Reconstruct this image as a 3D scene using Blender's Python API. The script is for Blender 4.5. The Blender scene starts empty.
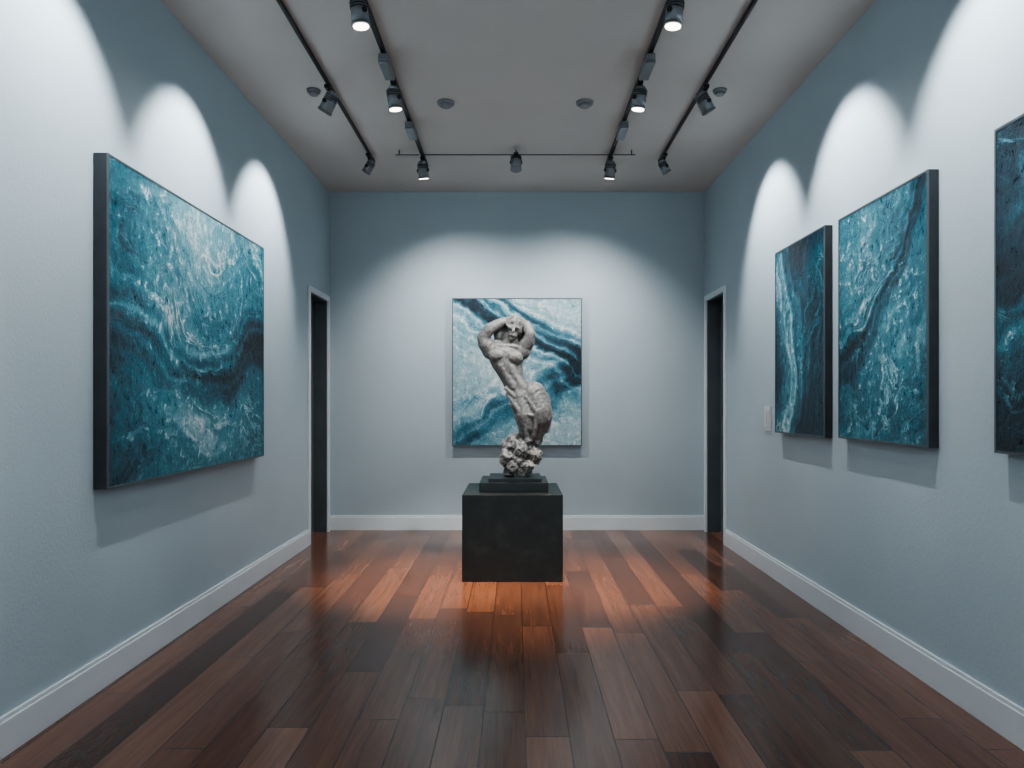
import bpy, bmesh, math, random
from mathutils import Vector, Matrix, noise as mnoise
random.seed(4)
sc=bpy.context.scene
col=sc.collection
def link(o):
    col.objects.link(o); return o

# ------------------------------------------------------------ node helpers
class E:
    def __init__(s,nt,sock): s.nt=nt; s.s=sock
    def _m(s,op,o=None,rev=False,clamp=False,third=None):
        n=s.nt.nodes.new('ShaderNodeMath'); n.operation=op; n.use_clamp=clamp
        a,b=(s,o) if not rev else (o,s)
        for i,v in enumerate((a,b,third)):
            if v is None: continue
            if isinstance(v,E): s.nt.links.new(v.s,n.inputs[i])
            else: n.inputs[i].default_value=v
        return E(s.nt,n.outputs[0])
    def __add__(s,o): return s._m('ADD',o)
    def __radd__(s,o): return s._m('ADD',o)
    def __sub__(s,o): return s._m('SUBTRACT',o)
    def __rsub__(s,o): return s._m('SUBTRACT',o,True)
    def __mul__(s,o): return s._m('MULTIPLY',o)
    def __rmul__(s,o): return s._m('MULTIPLY',o)
    def __truediv__(s,o): return s._m('DIVIDE',o)
    def floor(s): return s._m('FLOOR')
    def frac(s): return s._m('FRACT')
    def sin(s): return s._m('SINE')
    def abs(s): return s._m('ABSOLUTE')
    def pw(s,e): return s._m('POWER',e)
    def exp(s): return s._m('EXPONENT')
    def mn(s,o): return s._m('MINIMUM',o)
    def sstep(s,a,b):
        n=s.nt.nodes.new('ShaderNodeMapRange'); n.interpolation_type='SMOOTHSTEP'
        s.nt.links.new(s.s,n.inputs[0]); n.inputs[1].default_value=a; n.inputs[2].default_value=b
        return E(s.nt,n.outputs[0])
def gauss(x,c,w): 
    d=(x-c)*(1.0/w); return (d*d*(-1.0)).exp()
def comb(nt,x,y,z):
    n=nt.nodes.new('ShaderNodeCombineXYZ')
    for i,v in enumerate((x,y,z)):
        if isinstance(v,E): nt.links.new(v.s,n.inputs[i])
        else: n.inputs[i].default_value=v
    return n.outputs[0]
def sep(nt,v):
    n=nt.nodes.new('ShaderNodeSeparateXYZ'); nt.links.new(v,n.inputs[0])
    return [E(nt,o) for o in n.outputs]
def noise(nt,vec,scale,detail=3,rough=.5,color=False,dist=0):
    n=nt.nodes.new('ShaderNodeTexNoise'); nt.links.new(vec,n.inputs['Vector'])
    n.inputs['Scale'].default_value=scale; n.inputs['Detail'].default_value=detail
    n.inputs['Roughness'].default_value=rough; n.inputs['Distortion'].default_value=dist
    return n.outputs['Color'] if color else E(nt,n.outputs['Fac'])
def ramp(nt,e,stops,interp='LINEAR'):
    n=nt.nodes.new('ShaderNodeValToRGB'); nt.links.new(e.s,n.inputs[0])
    cr=n.color_ramp; cr.interpolation=interp
    while len(cr.elements)<len(stops): cr.elements.new(.5)
    for el,(p,c) in zip(cr.elements,stops):
        el.position=p; el.color=(*c,1)
    return n.outputs[0]
def bump(nt,h,strength,dist,bsdf):
    n=nt.nodes.new('ShaderNodeBump'); n.inputs['Strength'].default_value=strength
    n.inputs['Distance'].default_value=dist
    nt.links.new(h.s,n.inputs['Height']); nt.links.new(n.outputs[0],bsdf.inputs['Normal'])
def newmat(name,colr=(.5,.5,.5),rough=.5,metal=0):
    m=bpy.data.materials.new(name); m.use_nodes=True
    b=m.node_tree.nodes['Principled BSDF']
    b.inputs['Base Color'].default_value=(*colr,1); b.inputs['Roughness'].default_value=rough
    b.inputs['Metallic'].default_value=metal
    return m,m.node_tree,b
def objc(nt):
    return nt.nodes.new('ShaderNodeTexCoord').outputs['Object']
def mottled(name,c1,c2,scale=4,rough=.5,metal=0,bscale=120,bs=.15,bd=.002):
    m,nt,b=newmat(name,c1,rough,metal); v=objc(nt)
    nt.links.new(ramp(nt,noise(nt,v,scale,2,.6),[(.3,c1),(.7,c2)]),b.inputs['Base Color'])
    if bs: bump(nt,noise(nt,v,bscale,2,.6),bs,bd,b)
    return m

M_wall=mottled('wall_paint',(.445,.54,.595),(.475,.57,.625),1.2,.75,0,70,.3,.004)
M_ceil=mottled('ceiling_paint',(.62,.58,.55),(.65,.61,.58),1.5,.85,0,60,0,.002)
M_trim=mottled('trim_paint',(.72,.78,.82),(.76,.82,.86),3,.4,0,40,0,.001)
M_door=mottled('door_paint',(.10,.125,.15),(.12,.145,.17),3,.5,0,40,0,.001)
M_black=mottled('black_metal',(.03,.033,.037),(.045,.048,.052),8,.4,.4,150,0,.001)
M_can=mottled('lamp_can',(.22,.24,.26),(.28,.30,.32),8,.4,.4,150,0,.001)
M_white=mottled('white_plastic',(.6,.63,.65),(.66,.69,.71),8,.4,0,150,0,.001)
M_grey=mottled('grey_plastic',(.22,.23,.25),(.26,.27,.29),8,.5,0,150,0,.001)
M_frame=mottled('frame_slate',(.03,.036,.042),(.045,.052,.06),6,.45,.2,90,0,.001)
M_lip=mottled('frame_edge',(.10,.12,.135),(.12,.145,.16),6,.4,.2,90,0,.001)
m,nt,b=newmat('lamp_lens',(.9,.9,.9),.3); b.inputs['Emission Color'].default_value=(1,.90,.78,1); b.inputs['Emission Strength'].default_value=4; M_lens=m

# floor
m,nt,b=newmat('walnut_planks',(.1,.05,.03),.3); M_floor=m
x,y,z=sep(nt,objc(nt))
PW=.165; PL=1.25
u=(x+10.03)/PW; row=u.floor(); fu=u.frac()
def white(nt,vec):
    n=nt.nodes.new('ShaderNodeTexWhiteNoise'); n.noise_dimensions='3D'; nt.links.new(vec,n.inputs['Vector']); return E(nt,n.outputs['Value'])
off=white(nt,comb(nt,row,3.3,1.7))
v=(y+20)/PL+off*7.0; cl=v.floor(); fv=v.frac()
rnd=white(nt,comb(nt,row,cl,5.1)); rnd2=white(nt,comb(nt,row,cl,9.4))
g1=noise(nt,comb(nt,x*26.0+rnd*40,y*1.7+rnd2*30,rnd*9),1.0,5,.6,dist=.6)
g2=noise(nt,comb(nt,x*140.0+rnd*40,y*5.0,rnd*9),1.0,2,.6)
t=(rnd*.42+g1*.46+g2*.24-.06)
cc=ramp(nt,t,[(.05,(.040,.025,.022)),(.3,(.100,.050,.037)),(.55,(.190,.088,.058)),(.8,(.30,.148,.098)),(1,(.42,.23,.155))])
gap=(fu.mn(1-fu)*PW).sstep(.0005,.003)*((fv.mn(1-fv))*PL).sstep(.0005,.003)
mx=nt.nodes.new('ShaderNodeMix'); mx.data_type='RGBA'
nt.links.new(gap.s,mx.inputs[0]); mx.inputs[6].default_value=(.012,.007,.007,1); nt.links.new(cc,mx.inputs[7])
nt.links.new(mx.outputs[2],b.inputs['Base Color'])
rr=(g1*.12+rnd2*.07+.10); nt.links.new(rr.s,b.inputs['Roughness'])
bump(nt,gap*1.0+g1*.2+g2*.06,.16,.002,b)
b.inputs['Specular IOR Level'].default_value=.75

# pedestal
m,nt,b=newmat('dark_slate',(.02,.025,.03),.45); M_ped=m
vv=objc(nt); n1=noise(nt,vv,6,5,.7)
nt.links.new(ramp(nt,n1,[(.3,(.007,.013,.017)),(.55,(.013,.022,.028)),(.8,(.032,.047,.055))]),b.inputs['Base Color'])
nt.links.new((n1*.3+.25).s,b.inputs['Roughness']); bump(nt,noise(nt,vv,35,4,.7),.2,.003,b)

# statue
m,nt,b=newmat('weathered_stone',(.3,.28,.26),.4,.12); M_stat=m
vv=objc(nt); n1=noise(nt,vv,7,6,.7); n2=noise(nt,vv,90,4,.7)
geo=nt.nodes.new('ShaderNodeNewGeometry'); pt=E(nt,geo.outputs['Pointiness']).sstep(.44,.56)  # pointiness makes the base colour darker in crevices, lighter on ridges
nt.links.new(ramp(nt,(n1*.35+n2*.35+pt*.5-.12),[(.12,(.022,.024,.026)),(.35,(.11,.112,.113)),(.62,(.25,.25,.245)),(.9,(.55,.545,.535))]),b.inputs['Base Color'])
nt.links.new((n2*.3+.3).s,b.inputs['Roughness']); bump(nt,n2*.8+n1,.7,.005,b)

# ------------------------------------------------------------ mesh helpers
def box(bm,x0,x1,y0,y1,z0,z1,mi=0,bev=0):
    r=bmesh.ops.create_cube(bm,size=1)
    for w in r['verts']:
        w.co=Vector(((x0+x1)/2+w.co.x*(x1-x0),(y0+y1)/2+w.co.y*(y1-y0),(z0+z1)/2+w.co.z*(z1-z0)))
    fs=set(f for w in r['verts'] for f in w.link_faces)
    for f in fs: f.material_index=mi
    if bev:
        es=list(set(e for f in fs for e in f.edges))
        bmesh.ops.bevel(bm,geom=es,offset=bev,segments=2,affect='EDGES',profile=.6)
def cyl(bm,mat,r1,r2,h,mi=0,seg=28,caps=True):
    r=bmesh.ops.create_cone(bm,cap_ends=caps,segments=seg,radius1=r1,radius2=r2,depth=h,matrix=mat)
    for f in set(f for w in r['verts'] for f in w.link_faces):
        f.material_index=mi; f.smooth=len(f.verts)==4
def make(name,bm,mats,parent=None):
    me=bpy.data.meshes.new(name)
    bm.to_mesh(me); bm.free()
    for mm in mats: me.materials.append(mm)
    o=link(bpy.data.objects.new(name,me))
    if parent: o.parent=parent
    return o

XL,XR,YB,YF,H=-1.816,1.836,6.64,-2.2,3.30
DY0,DY1,DH=5.97,6.53,2.22
# room
bm=bmesh.new(); box(bm,XL-.9,XR+.9,YF,YB+.2,-.1,0); make('floor',bm,[M_floor])
bm=bmesh.new(); box(bm,XL-.2,XR+.2,YF,YB+.2,H,H+.1); make('ceiling',bm,[M_ceil])
bm=bmesh.new(); box(bm,XL-.2,XR+.2,YB,YB+.2,0,H); make('wall_back',bm,[M_wall])
T=.16
for nm,x0,x1 in(('left',XL-T,XL),('right',XR,XR+T)):
    bm=bmesh.new()
    box(bm,x0,x1,YF,DY0,0,H); box(bm,x0,x1,DY0,DY1,DH,H); box(bm,x0,x1,DY1,YB,0,H)
    make('wall_'+nm,bm,[M_wall])
    s=1 if nm=='left' else -1; xw=XL if nm=='left' else XR
    bm=bmesh.new()
    a,c=sorted((xw,xw+s*.018)); box(bm,a,c,YF,DY0-.05,0,.125,0,.002)
    a,c=sorted((xw,xw+s*.012)); box(bm,a,c,YF,DY0-.05,.125,.142,0,.003)
    make('baseboard_'+nm,bm,[M_trim])
    bm=bmesh.new()
    a,c=sorted((xw-s*.0,xw+s*.018))
    box(bm,a,c,DY0-.05,DY0,0,DH+.05,0,.003); box(bm,a,c,DY1,DY1+.05,0,DH+.05,0,.003); box(bm,a,c,DY0,DY1,DH,DH+.05,0,.003)
    a,c=sorted((xw,xw-s*T))
    box(bm,a,c,DY0,DY0+.012,0,DH,1); box(bm,a,c,DY1-.012,DY1,0,DH,1); box(bm,a,c,DY0+.012,DY1-.012,DH-.012,DH,1)
    make('trim_'+('1' if s==1 else '2'),bm,[M_trim,M_lip])
    bm=bmesh.new(); xd=xw-s*.125
    a,c=sorted((xd,xd-s*.035)); box(bm,a,c,DY0+.012,DY1-.012,.0,DH-.012)
    a,c=sorted((xd,xd+s*.008))
    for (z0,z1) in((.15,.95),(1.1,2.05)):
        for q in((DY0+.08,DY0+.095,z0,z1),(DY1-.095,DY1-.08,z0,z1),(DY0+.08,DY1-.08,z0,z0+.015),(DY0+.08,DY1-.08,z1-.015,z1)):
            box(bm,a,c,*q)
    cyl(bm,Matrix.Translation((xd+s*.03,DY0+.07,1.02))@Matrix.Rotation(math.pi/2,4,'Y'),.01,.01,.06,1)
    a,c=sorted((xd+s*.05,xd+s*.065)); box(bm,a,c,DY0+.06,DY0+.17,1.01,1.03,1,.003)
    make('door_'+('1' if s==1 else '2'),bm,[M_door,M_lip])
bm=bmesh.new(); box(bm,XL,XR,YB-.018,YB,0,.125,0,.002); box(bm,XL,XR,YB-.012,YB,.125,.142,0,.003)
make('baseboard_back',bm,[M_trim])

# ------------------------------------------------------------ paintings
TEAL=[(0,(.003,.012,.022)),(.2,(.006,.040,.068)),(.4,(.012,.115,.17)),(.6,(.045,.25,.33)),(.8,(.22,.48,.56)),(1,(.78,.87,.89))]
PALE=[(0,(.006,.022,.038)),(.2,(.014,.070,.11)),(.4,(.05,.20,.28)),(.6,(.18,.39,.48)),(.8,(.43,.61,.67)),(1,(.82,.89,.91))]
def streaks(g,c,w,n,k):
    """bundle of parallel dark and light strokes following the contour g=c"""
    fr=(g*n).frac(); en=gauss(g,c,w)
    return en*(gauss(fr,.1,.13)*k*.8-gauss(fr,.55,.24)*k*.85)
def paint(name,aspect,seed,F,amp=1.1,stops=TEAL,line=.24,wamp=.6,rot=0.0,fl=.8,fw=.34):
    m,nt,b=newmat(name,(.1,.3,.4),.35)
    uvn=nt.nodes.new('ShaderNodeUVMap'); uvn.uv_map='UVMap'
    u,v,_=sep(nt,uvn.outputs[0])
    X=u*aspect
    a=sep(nt,noise(nt,comb(nt,X,v,seed),1.7,2,.5,True))
    ax,ay=a[0]-.5,a[1]-.5
    bq=sep(nt,noise(nt,comb(nt,X+ax*wamp,v+ay*wamp,seed+3.1),4.0,5,.62,True))
    bx,by=bq[0]-.5,bq[1]-.5
    c_,s_=math.cos(rot),math.sin(rot)
    qx=X+ax*wamp+bx*.22; qy=v+ay*wamp+by*.22
    fx=(qx*c_+qy*s_)*.55; fy=qy*c_-qx*s_
    p2=comb(nt,fx,fy*1.25,seed+7.7)
    t=noise(nt,p2,2.2,9,.62)
    fine=noise(nt,comb(nt,X+bx*.05,v*.7+by*.05,seed+2.2),34,6,.8)
    mask=noise(nt,comb(nt,X,v,seed+11),2.6,3,.6).sstep(.38,.62)
    f=F(u+ax*fw+bx*.2,v+ay*fw+by*.2,u,v)
    L1=gauss((t*10.0).frac(),.5,.07)
    L2=gauss((t*24.0+.3).frac(),.5,.12)
    D1=gauss((t*7.0+.4).frac(),.5,.14)
    val=f+(t-.5)*amp+(fine-.5)*fl+(L1*line+L2*line*.5-D1*line*.7)*(mask*.85+.15)-.03
    speck=fine.sstep(.56,.66)*val.sstep(.30,.7)*.36
    val=val+speck
    nt.links.new(ramp(nt,val,stops),b.inputs['Base Color'])
    nt.links.new((fine*.5+.08).s,b.inputs['Roughness'])
    bump(nt,fine*1.5+L1*.2,.9,.014,b)
    return m
def F_left(uw,vw,u,v):
    g=vw-(uw*5.0+2.2).sin()*.10
    return .50+gauss(u,.42,.33)*gauss(v,.85,.33)*.34-gauss(g,.44,.09)*.34*uw.sstep(.15,.6)+gauss(u,.55,.25)*gauss(v,.2,.16)*.22-gauss(v,.10,.2)*.06-gauss(u,0,.14)*.12+streaks(g,.50,.13,12,.20)
def F_back(uw,vw,u,v):
    g=vw+uw*.55
    return .80-gauss(g,1.08,.06)*.50-gauss(vw+uw*.75,1.36,.05)*.4-gauss(vw-uw*.5,-.02,.12)*.42-gauss(u,.95,.2)*gauss(v,.5,.1)*.3+streaks(g,1.10,.24,10,.36)+streaks(vw-uw*.5,.05,.2,9,.16)
def F_r1(uw,vw,u,v):
    g=uw-(vw*4.0).sin()*.18
    return .18+gauss(g,.22,.24)*.70*(1-v*.45)+gauss(vw,.8,.1)*.15+streaks(g,.35,.22,7,.20)
def F_r2(uw,vw,u,v):
    g=vw-uw*uw*.75
    return .54+gauss(u,.25,.35)*gauss(v,.75,.25)*.26-gauss(g,.33,.09)*.32-gauss(v,.05,.16)*.10-gauss(u,1,.16)*.12+streaks(g,.38,.16,10,.22)
def F_r3(uw,vw,u,v):
    g=vw-uw*.5
    return .22+gauss(g,.35,.12)*.33-gauss(v,.1,.2)*.1+streaks(g,.4,.2,10,.16)
def painting(wall,a0,a1,z0,z1,th,mat,lip=True):
    bm=bmesh.new(); uvl=bm.loops.layers.uv.new('UVMap')
    W=a1-a0; L=.010
    box(bm,0,W,-th+.006,-.002,0,z1-z0,0)
    for q in((0,L,0,z1-z0),(W-L,W,0,z1-z0),(L,W-L,0,L),(L,W-L,z1-z0-L,z1-z0)):
        box(bm,q[0],q[1],-th,-th+.006,q[2],q[3],1)
    vs=[bm.verts.new(c) for c in((L,-th+.002,L),(W-L,-th+.002,L),(W-L,-th+.002,z1-z0-L),(L,-th+.002,z1-z0-L))]
    f=bm.faces.new(vs); f.material_index=2
    for l,uv in zip(f.loops,((0,0),(1,0),(1,1),(0,1))): l[uvl].uv=uv
    o=make('abstract_painting',bm,[M_frame,M_lip if lip else M_frame,mat])
    if wall=='back': o.location=(a0,YB,z0)
    if wall=='left': o.location=(XL,a0,z0); o.rotation_euler=(0,0,math.pi/2)
    if wall=='right': o.location=(XR,a1,z0); o.rotation_euler=(0,0,-math.pi/2)
    return o
painting('left',2.918,4.725,.875,2.32,.065,paint('paint_left',1.25,1.0,F_left,rot=-.3))
painting('back',-.62,.64,.824,2.258,.05,paint('paint_back',.88,5.0,F_back,.65,PALE,rot=-.5,fl=.45,line=.3,fw=.42))
painting('right',3.94,4.69,1.04,2.275,.05,paint('paint_r1',.6,9.0,F_r1,rot=1.3))
painting('right',2.95,3.77,1.05,2.26,.05,paint('paint_r2',.7,13.0,F_r2,rot=.8))
painting('right',1.62,2.54,1.06,2.266,.05,paint('paint_r3',.75,17.0,F_r3,1.0,rot=.6))

# ------------------------------------------------------------ pedestal
bm=bmesh.new()
box(bm,-.375,.326,4.72,5.42,0,.604,0,.004)
make('display_pedestal',bm,[M_ped])

# ------------------------------------------------------------ sculpture
S=1/134.0
OX,OY,OZ=0.0,5.08,.694
def P(a,b_,c=0): return Vector((a*S,c*S,b_*S))
bm=bmesh.new()
def ell(a,b_,c,ra,rb,rc,rot=0,roty=0):
    mt=Matrix.Translation(P(a,b_,c))@Matrix.Rotation(math.radians(rot),4,'Y')@Matrix.Rotation(math.radians(roty),4,'Z')@Matrix.Diagonal((ra*S,rc*S,rb*S,1))
    bmesh.ops.create_icosphere(bm,subdivisions=3,radius=1,matrix=mt)
def cap(p,r0,q,r1,n=None):
    p=Vector(p);q=Vector(q); d=(q-p).length; n=max(4,int(d/ (min(r0,r1)*.35)))
    for i in range(n+1):
        t=i/n; w=p.lerp(q,t); r=r0+(r1-r0)*t
        bmesh.ops.create_icosphere(bm,subdivisions=2,radius=r*S,matrix=Matrix.Translation(P(w.x,w.y,w.z)))
def path(pts):
    for (p,r),(q,s) in zip(pts,pts[1:]): cap(p,r,q,s)
def lerpn(keys,t):
    for (t0,v0),(t1,v1) in zip(keys,keys[1:]):
        if t>=t1 or t0==t1:
            k=0 if t0==t1 else (t0-t)/(t0-t1)
            return [a+(b-a)*k for a,b in zip(v0,v1)]
    return keys[-1][1]
# rock base
for e in((1,6,0,14,9,14),(1,18,0,18,12,16),(3,30,0,19,11,15),(-10,20,-6,8,10,9),(15,22,-5,10,10,9),(10,12,-9,7,8,7),(-4,12,-10,7,7,7),(4,28,-11,8,8,7),(16,36,0,9,8,10),(-3,36,-3,8,8,9)):
    ell(*e)
# torso swept as one body: height -> (centre a, centre c, half width, half depth)
keys=[(130,(-10,1,16,9)),(124,(-11.5,0,19,12)),(116,(-12,0,18.5,12.5)),(108,(-10,0,16.5,12)),(101,(-6.5,0,15,11.2)),(95,(-2.5,0,15.4,11.5)),(89,(2,0,17.2,12.5)),(83,(6,0,18.6,13.2)),(76,(10,0,19,14)),(68,(13,-1,18.5,13.5))]
h=130.0
while h>=68:
    a_,c_,w_,d_=lerpn(keys,h)
    ell(a_,h,c_,w_,5.4,d_,16); h-=1.8
# thighs, folded shins
path([((16,82,-3),13.5),((22,66,-7),13),((22,60,-7),12.5)])
path([((22,60,-6),12),((19,46,-2),10),((12,32,4),8)])
path([((3,80,-3),12),((8,62,-8),11.5),((11,52,-7),10.5)])
path([((11,54,-7),10),((10,40,-3),9),((7,28,2),8)])
ell(20,72,5,14,16,13,20)
# soft cloth folds down the thighs
path([((-9,82,-7.5),2.6),((1,68,-14.5),3),((9,50,-14.5),3),((10,34,-11),3)])
path([((9,80,-13),2.2),((19,66,-17.5),2.6),((18,50,-14.5),3),((13,36,-9),3)])
path([((28,74,-8),3),((33,60,-6),2.6),((30,46,-4),2.6)])
path([((-6,72,-10),2.4),((12,62,-17.5),2.2),((30,58,-13.5),2.2)])
# belly columns, pectorals, collar bones, hip crest
path([((-15,110,-7.6),5),((-10,101,-7),5),((-3,90,-7.8),5)])
path([((-6.5,109,-7.8),5),((-2,100,-7),5),((5.5,89,-7.8),5)])
ell(-19.5,121,-7.5,9,7,6.2,-6); ell(-3,119,-7.5,9,7,6.2,14)
path([((-28,130,-3),2.8),((-20,131,-6.5),2.2),((-12,130.5,-7.5),2)]); path([((-11,130.5,-7.5),2),((-3,130,-6.5),2.2),((6,128,-4),2.8)])
path([((-11,88,-7.5),2.2),((-2,80,-12),2)]); path([((19,92,-7),2.2),((11,82,-13),2)])
# shoulders, neck, trapezius
ell(-26,126,0,9.2,9.5,9.5); ell(5,126,0,9.4,9.5,9.5)
cap((-10,128,0),8.5,(-5,140,-2),6.5)
ell(-11,131,3,17,7,8)
# arm raised over the head
path([((-27,127,-1),8.4),((-32,133,-3),7.6),((-34,139,-4),6.2)])
path([((-34,139,-4),6.2),((-27,147,-6),6.2),((-15,154,-5),4.8),((-8,156,-3),3.6)])
for i,(dx,dz) in enumerate(((9,1.5),(10,-1.5),(9,-4.5),(7,-7))):
    path([((-8,157.5-i*2.2,-6-i*1.2),1.9),((-8+dx*.6,158.5+dz*.5,-8.5-i*1.1),1.7),((-8+dx,156+dz,-8-i*1.2),1.4)])
path([((-10,154,-6),2),((-9,150,-10),1.8),((-6.5,147.5,-12),1.4)])
# second arm
path([((6,128,-1),8.2),((11.5,135,-5),6.8),((13,142,-8),5.4)])
path([((13,142,-8),5.4),((10,150,-5),5),((5,155,0),3.4)])
for i in range(4): path([((6,155-i*2,-3),1.8),((2,158-i*1.8,-4-i*1.2),1.6),((-2,157-i*2,-4-i*1.5),1.3)])
# bowed head: skull, jaw, brow, nose, lips, ear, hair knot
ell(-2,148,-2,8,9.5,9.5,-22); ell(-4,141.5,-6.5,4.8,5,5.4,-20)
path([((-6.5,149.6,-10.6),1.6),((-3,148.8,-12),1.7),((1.2,147.6,-11),1.6)])
path([((-3,148,-12),1.4),((-4,144.2,-14.2),1.9)])
path([((-6.2,141,-11.4),1.4),((-4.3,140.6,-12.2),1.4),((-2.3,140.2,-11.4),1.3)])
ell(-5,137.6,-9.5,2.6,2,2.4)
ell(6,146,-2,1.8,3.2,2.4)
ell(-1,151.5,1,8.6,7.5,9.5,-15)
ell(-14,142,3,10,10,7,20)
ell(4,142,3,7,9,6,-10)
me=bpy.data.meshes.new('m'); bm.to_mesh(me); bm.free()
tmp=bpy.data.objects.new('tmp',me); link(tmp)
r=tmp.modifiers.new('r','REMESH'); r.mode='VOXEL'; r.voxel_size=.006; r.use_smooth_shade=True
sm=tmp.modifiers.new('s','SMOOTH'); sm.iterations=6; sm.factor=.5
dg=bpy.context.evaluated_depsgraph_get()
me2=bpy.data.meshes.new_from_object(tmp.evaluated_get(dg)); bpy.data.objects.remove(tmp)
nrm=[v.normal.copy() for v in me2.vertices]
for v,n in zip(me2.vertices,nrm):
    h=v.co.z/S
    k=1 if h<32 else max(.0,1-(h-32)/16)
    p=v.co
    d=.0025*mnoise.fractal(p*34+Vector((5,5,5)),.9,2.0,3)
    if k>0:
        d+=k*(.014*mnoise.fractal(p*16,1.0,2.1,4)+.013*(mnoise.ridged_multi_fractal(p*11+Vector((3,1,7)),.9,2.1,4,1.0,2.0)-1.1))
    v.co=v.co+n*d
for p in me2.polygons: p.use_smooth=True; p.material_index=0
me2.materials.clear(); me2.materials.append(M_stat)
me2.name='figure'
fig=bpy.data.objects.new('figure',me2); link(fig)
par=bpy.data.objects.new('figure_sculpture',None); link(par); par.location=(OX,OY,OZ)
fig.parent=par; fig.location=(.008,0,.0)
bm=bmesh.new()
box(bm,-.262,.232,4.86-OY,5.34-OY,.604-OZ,.672-OZ,0,.004)
box(bm,-.20,.185,4.90-OY,5.28-OY,.672-OZ,.698-OZ,0,.004)
pl=make('plinth',bm,[M_ped]); pl.parent=par

# ------------------------------------------------------------ tracks and heads
def track(x0,x1,y0,y1,zt=H):
    bm=bmesh.new()
    box(bm,x0,x1,y0,y1,zt-.030,zt-.002,0,.003)
    return make('track_light',bm,[M_black])
TR={}
for x in(-1.2,1.21): TR[x]=track(x-.008,x+.008,YF+.1,5.76)
for x in(-.77,.78): TR[x]=track(x-.013,x+.013,YF+.1,5.88)
bm=bmesh.new()
for a,c in((-.98,-.785),(-.755,.765),(.795,.97)): box(bm,a,c,5.526,5.534,H-.043,H-.037,0)
for x in(-.95,0.0,.94): cyl(bm,Matrix.Translation((x,5.53,H-.018)),.005,.005,.034)
TR[0]=make('track_light',bm,[M_black])
def head(x,y,aim,lit=True,mat=None,sc_=1,drop=.06):
    bm=bmesh.new()
    zt=H-.031
    box(bm,x-.018,x+.018,y-.045,y+.045,zt-.022,zt,0,.003)
    cyl(bm,Matrix.Translation((x,y,zt-.022-drop/2)),.008,.008,drop,0,12)
    c=Vector((x,y,zt-.022-drop-.02)); d=(Vector(aim)-c).normalized()
    q=d.to_track_quat('-Z','Y').to_matrix().to_4x4()
    M=Matrix.Translation(c)@q
    k=sc_
    for s in(-1,1):
        cyl(bm,M@Matrix.Translation((s*.046*k,0,0))@Matrix.Rotation(math.pi/2,4,'Y'),.014,.014,.008,0,14)
    cyl(bm,M@Matrix.Translation((0,0,.0)),.044*k,.040*k,.11*k,1)
    cyl(bm,M@Matrix.Translation((0,0,.065*k)),.040*k,.024*k,.022*k,1)
    for j in range(3): cyl(bm,M@Matrix.Translation((0,0,(.02+j*.013)*k)),.045*k,.045*k,.004,0)
    cyl(bm,M@Matrix.Translation((0,0,-.058*k)),.048*k,.046*k,.012*k,1)
    cyl(bm,M@Matrix.Translation((0,0,-.0655*k)),.038*k,.038*k,.004*k,2)
    make('spotlight_head',bm,[M_black,mat or M_can,M_lens if lit else M_grey],TR[x])
    return c+d*.085,d
def spot(loc,target,power,size,blend=.35,colr=(1,.97,.93),rad=.03):
    l=bpy.data.lights.new('spot_or_fill_lamp','SPOT'); l.energy=power; l.spot_size=math.radians(size); l.spot_blend=blend
    l.color=colr; l.shadow_soft_size=rad
    o=bpy.data.objects.new('spot_or_fill_lamp',l); link(o); o.location=loc
    d=Vector(target)-Vector(loc); o.rotation_euler=d.to_track_quat('-Z','Y').to_euler()
    return o
WARM=(1,.70,.45)
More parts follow.
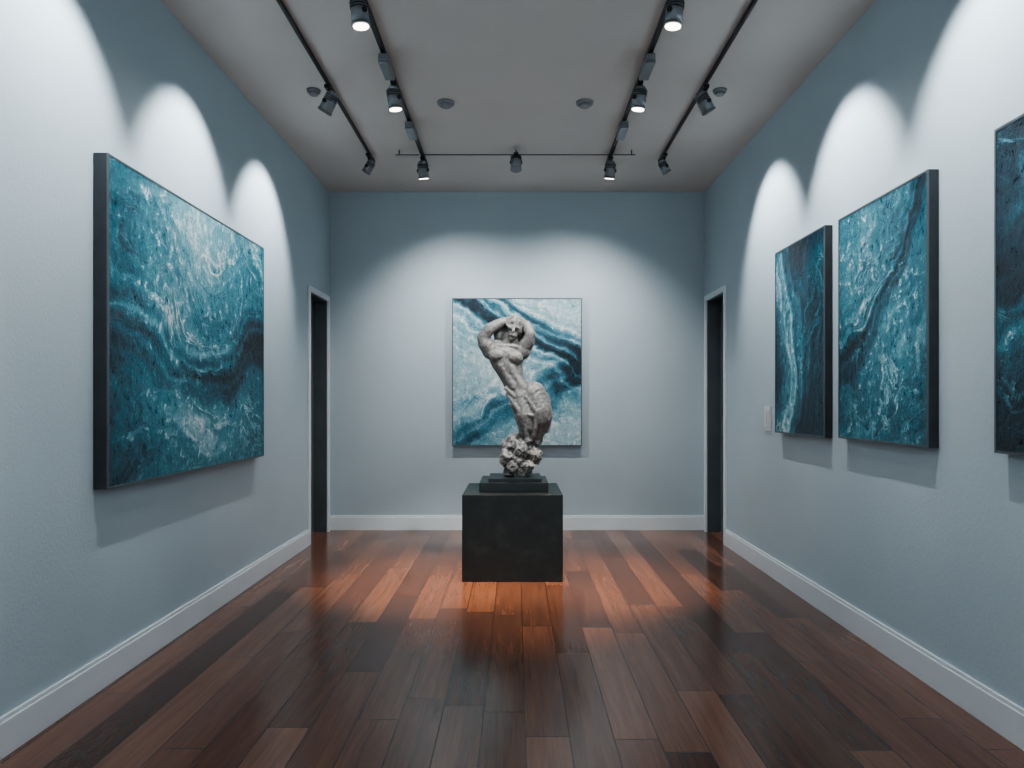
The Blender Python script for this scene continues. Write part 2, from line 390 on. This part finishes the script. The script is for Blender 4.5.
for s,xi,xo in((-1,-.77,-1.2),(1,.78,1.21)):
    l,d=head(xi,3.35,(s*.5,3.6,0)); spot(l,Vector(l)+Vector((0,0,-1)),9,165,.6,(1,.95,.90))  # the wide spot at this lens is fill added to lift the whole room
    l,d=head(xi,4.3,(s*.45,4.7,.2)); spot(l,(s*.62,4.75,0),320,36,1,WARM)
    spot((xi*.9,4.12,3.12),(0,5.08,1.35),130 if s>0 else 55,30,.6,(1,.96,.91))
    l,d=head(xi,5.63,(s*.62,6.2,1.2)); spot(l,(s*.30,6.64,.8),62,118,1,(1,.97,.94))
    head(xo,4.36,(s*1.8,4.6,2.2),False)
    head(xo,5.55,(s*1.8,5.8,2.3),False,sc_=.8)
    spot((xi,1.0,3.15),(xi,1.0,0),9,165,.6,(1,.95,.90))  # added wide fill with no fitting, brightens the near part of the room
    for y in(4.05,5.0):
        bm=bmesh.new(); box(bm,xi-.03,xi+.03,y-.11,y+.11,H-.085,H-.032,0,.006); box(bm,xi-.022,xi+.022,y-.13,y-.11,H-.07,H-.04,0)
        make('power_adapter',bm,[M_can],TR[xi])
    for y in(4.86,3.74,2.62,1.5):
        xw=XL if s<0 else XR
        spot((xo,y,3.14),(xw,y,3.14-.62/math.tan(math.radians(39))),56,71,.6,(.98,.99,1),.02)
l,d=head(0,5.53,(0,5.0,1.4),False,drop=.03)
spot((.0,4.2,3.1),(0,4.25,0),210,38,1,WARM)
for x,y,r_ in((-.48,4.65,.06),(.47,4.65,.06),(-1.33,4.47,.045),(1.34,4.47,.045)):
    bm=bmesh.new()
    cyl(bm,Matrix.Translation((x,y,H-.008)),r_*.95,r_,.016); cyl(bm,Matrix.Translation((x,y,H-.024)),r_*.6,r_*.75,.018)
    make('ceiling_disc',bm,[M_grey])
bm=bmesh.new()
box(bm,XR-.01,XR,4.88,5.0,1.04,1.22,0,.003)
box(bm,XR-.016,XR-.01,4.90,4.935,1.07,1.19,0,.002); box(bm,XR-.016,XR-.01,4.945,4.98,1.07,1.19,0,.002)
make('light_switch',bm,[M_white])

# ------------------------------------------------------------ world + camera
w=bpy.data.worlds.new('World'); sc.world=w; w.use_nodes=True
w.node_tree.nodes['Background'].inputs[0].default_value=(.82,.92,1,1)
w.node_tree.nodes['Background'].inputs[1].default_value=.58
cam=bpy.data.cameras.new('camera'); co=bpy.data.objects.new('camera',cam); link(co)
co.location=(0,0,1.25); co.rotation_euler=(math.pi/2,0,0)
cam.sensor_width=36; cam.lens=36*680/1024; cam.shift_x=-4/1024; cam.shift_y=18/1024; cam.clip_start=.05
sc.camera=co
sc.view_settings.view_transform='AgX'
sc.view_settings.look='AgX - Medium High Contrast'
sc.view_settings.exposure=0.82
